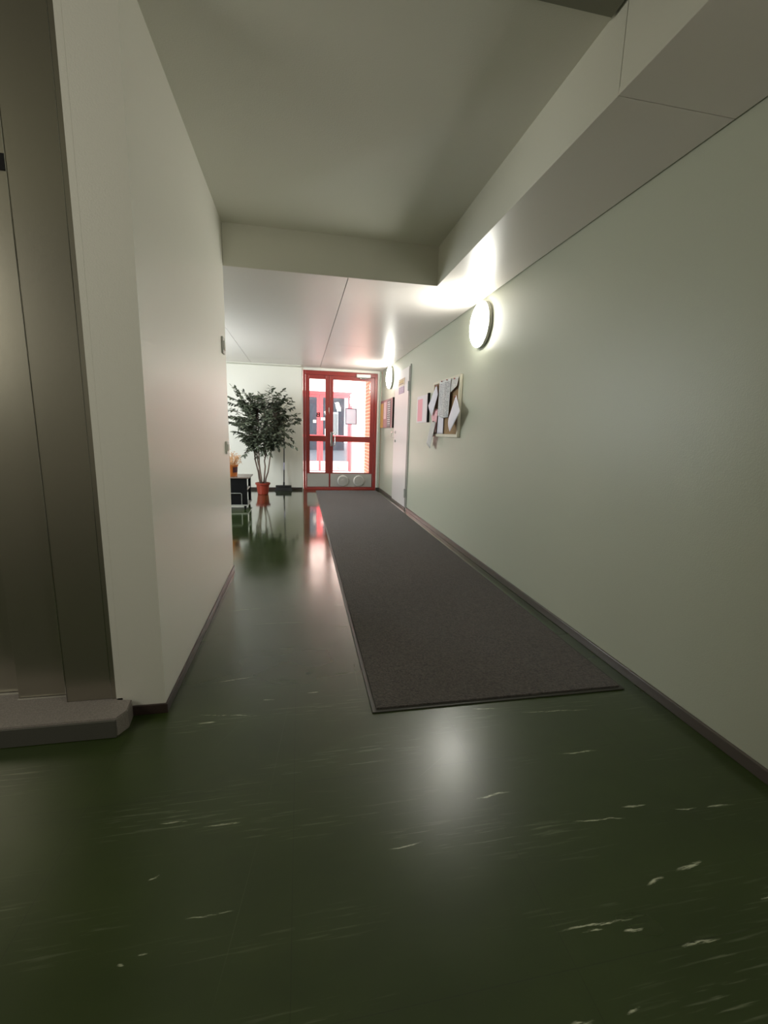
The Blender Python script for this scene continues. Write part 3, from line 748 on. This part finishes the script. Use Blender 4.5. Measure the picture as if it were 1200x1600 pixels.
# ------------------------------------------------------------------ broom
br_ = thing('broom', 'black floor broom leaning on the wall between plant and entrance', 'broom', (-.275, 7.38, 0))
b = hexa(bmesh.new(), [(-.425, 7.335, .001), (-.130, 7.335, .001), (-.130, 7.405, .001), (-.425, 7.405, .001)], [(-.400, 7.345, .055), (-.155, 7.345, .055), (-.155, 7.395, .055), (-.400, 7.395, .055)])
obj('bristles', b, M['brush'], br_)
b = bx(-.405, -.150, 7.342, 7.398, .055, .088, bev=.006); tube(b, [(-.272, 7.37, .085), (-.270, 7.373, .14)], .014, 12)
obj('broom_head', b, M['brush'], br_)
def hp(t): return (-.270+.014*t, 7.372+.080*t, .13+1.12*t)
obj('handle', tube(bmesh.new(), [hp(0), hp(.5), hp(1)], .0095, 10), mat('dark_handle', (.03, .035, .05), .35), br_, smooth=True)
obj('pale_label', tube(bmesh.new(), [hp(.19), hp(.30)], .0104, 12), mat('pale_violet', (.45, .42, .62), .4), br_, smooth=True)
obj('green_grip', tube(bmesh.new(), [hp(.64), hp(.98)], .0112, 12), mat('olive_grip', (.16, .20, .11), .5), br_, smooth=True)

# ------------------------------------------------------------------ black trolley with bucket
tr = thing('black_trolley', 'low black trolley cabinet on castors behind the left wall end', 'trolley', (-.9, 5.82, 0))
tx0, tx1, ty0, ty1 = -1.20, -.655, 5.60, 6.02
obj('top', bx(tx0-.02, tx1+.030, ty0-.015, ty1+.012, .388, .404, bev=.003), M['woodtop'], tr)
obj('front_panel', bx(tx0, tx1, ty0, ty0+.015, .058, .388), M['black'], tr)
obj('rear_post', bx(tx1-.03, tx1+.002, ty1-.05, ty1, .050, .388), M['black'], tr)
obj('inner_panel', bx(tx0, tx0+.015, ty0+.015, ty1, .050, .388), M['black'], tr)
obj('divider', bx(-.93, -.915, ty0+.015, ty1-.01, .062, .388), M['black'], tr)
obj('shelf', bx(-.915, tx1-.004, ty0+.015, ty1-.01, .238, .250), M['paleframe'], tr)
obj('bottom_board', bx(tx0-.01, tx1+.012, ty0-.012, ty1+.010, .045, .060, bev=.002), M['grey'], tr)
for (x, y) in ((tx1-.03, ty0+.02), (tx1-.02, ty1-.03), (tx0+.05, ty0+.02), (tx0+.05, ty1-.03)):
    q = bx(x-.014, x+.014, y-.012, y+.012, .020, .045); lathe(q, [(.019, -.010), (.020, -.008), (.020, .008), (.019, .010)], (x, y, .020), 'X', 18)
    obj('castor', q, M['black'], tr)
b = bmesh.new(); tube(b, [(-1.12, ty0-.008, .205), (-.735, ty0-.008, .205), (-.722, ty0-.008, .195), (-.722, ty0-.008, .060)], .004, 8)
obj('wire_rail', b, M['grey'], tr)
bk = thing('orange_bucket', 'orange bucket on the black trolley top holding dried stalks', 'bucket', (-.86, 5.74, .404))
obj('bucket_body', lathe(bmesh.new(), [(.078, .4045), (.080, .408), (.090, .530), (.097, .532), (.097, .545), (.088, .545), (.084, .50)], (-.868, 5.74, 0), 'Z', 36), M['orange'], bk, smooth=False)
# dark picture on the side of the bucket
b = bmesh.new()
rows_ = []
for j in range(4):
    z_ = .455+j*.022; r_ = .0866+.010*(z_-.408)/.122-.0025
    rows_.append([b.verts.new((-.868+(r_+.001)*math.cos(a), 5.74+(r_+.001)*math.sin(a), z_)) for a in [math.radians(-62+8*i) for i in range(7)]])
for j in range(3):
    for i in range(6): b.faces.new((rows_[j][i], rows_[j][i+1], rows_[j+1][i+1], rows_[j+1][i]))
obj('dark_picture', b, mat('dark_print', (.09, .025, .04), .5, var=.8, vscale=30), bk)
fl = thing('dried_flowers', 'dried straw coloured flowers standing in the orange bucket', 'dried flowers', (-.868, 5.74, .45))
b = bmesh.new()
for k in range(150):
    a = rnd.uniform(0, 2*math.pi); r_ = math.sqrt(rnd.random()); h_ = rnd.uniform(.10, .20)*(1.25-.5*r_)
    p0 = Vector((-.868+.04*r_*math.cos(a), 5.74+.04*r_*math.sin(a), .45)); p2 = Vector((-.868+.14*r_*math.cos(a), 5.74+.14*r_*math.sin(a), .50+h_))
    p1 = p0.lerp(p2, .5)+Vector((0, 0, .03))
    tube(b, [p0, p1, p2], [.0018, .0015, .001], 4)
    for q in range(3):
        c_ = p2+Vector((rnd.uniform(-.014, .014), rnd.uniform(-.014, .014), rnd.uniform(-.03, .01)))
        bmesh.ops.create_icosphere(b, subdivisions=1, radius=rnd.uniform(.003, .006), matrix=Matrix.Translation(c_))
obj('flower_bunch', b, M['straw'], fl)
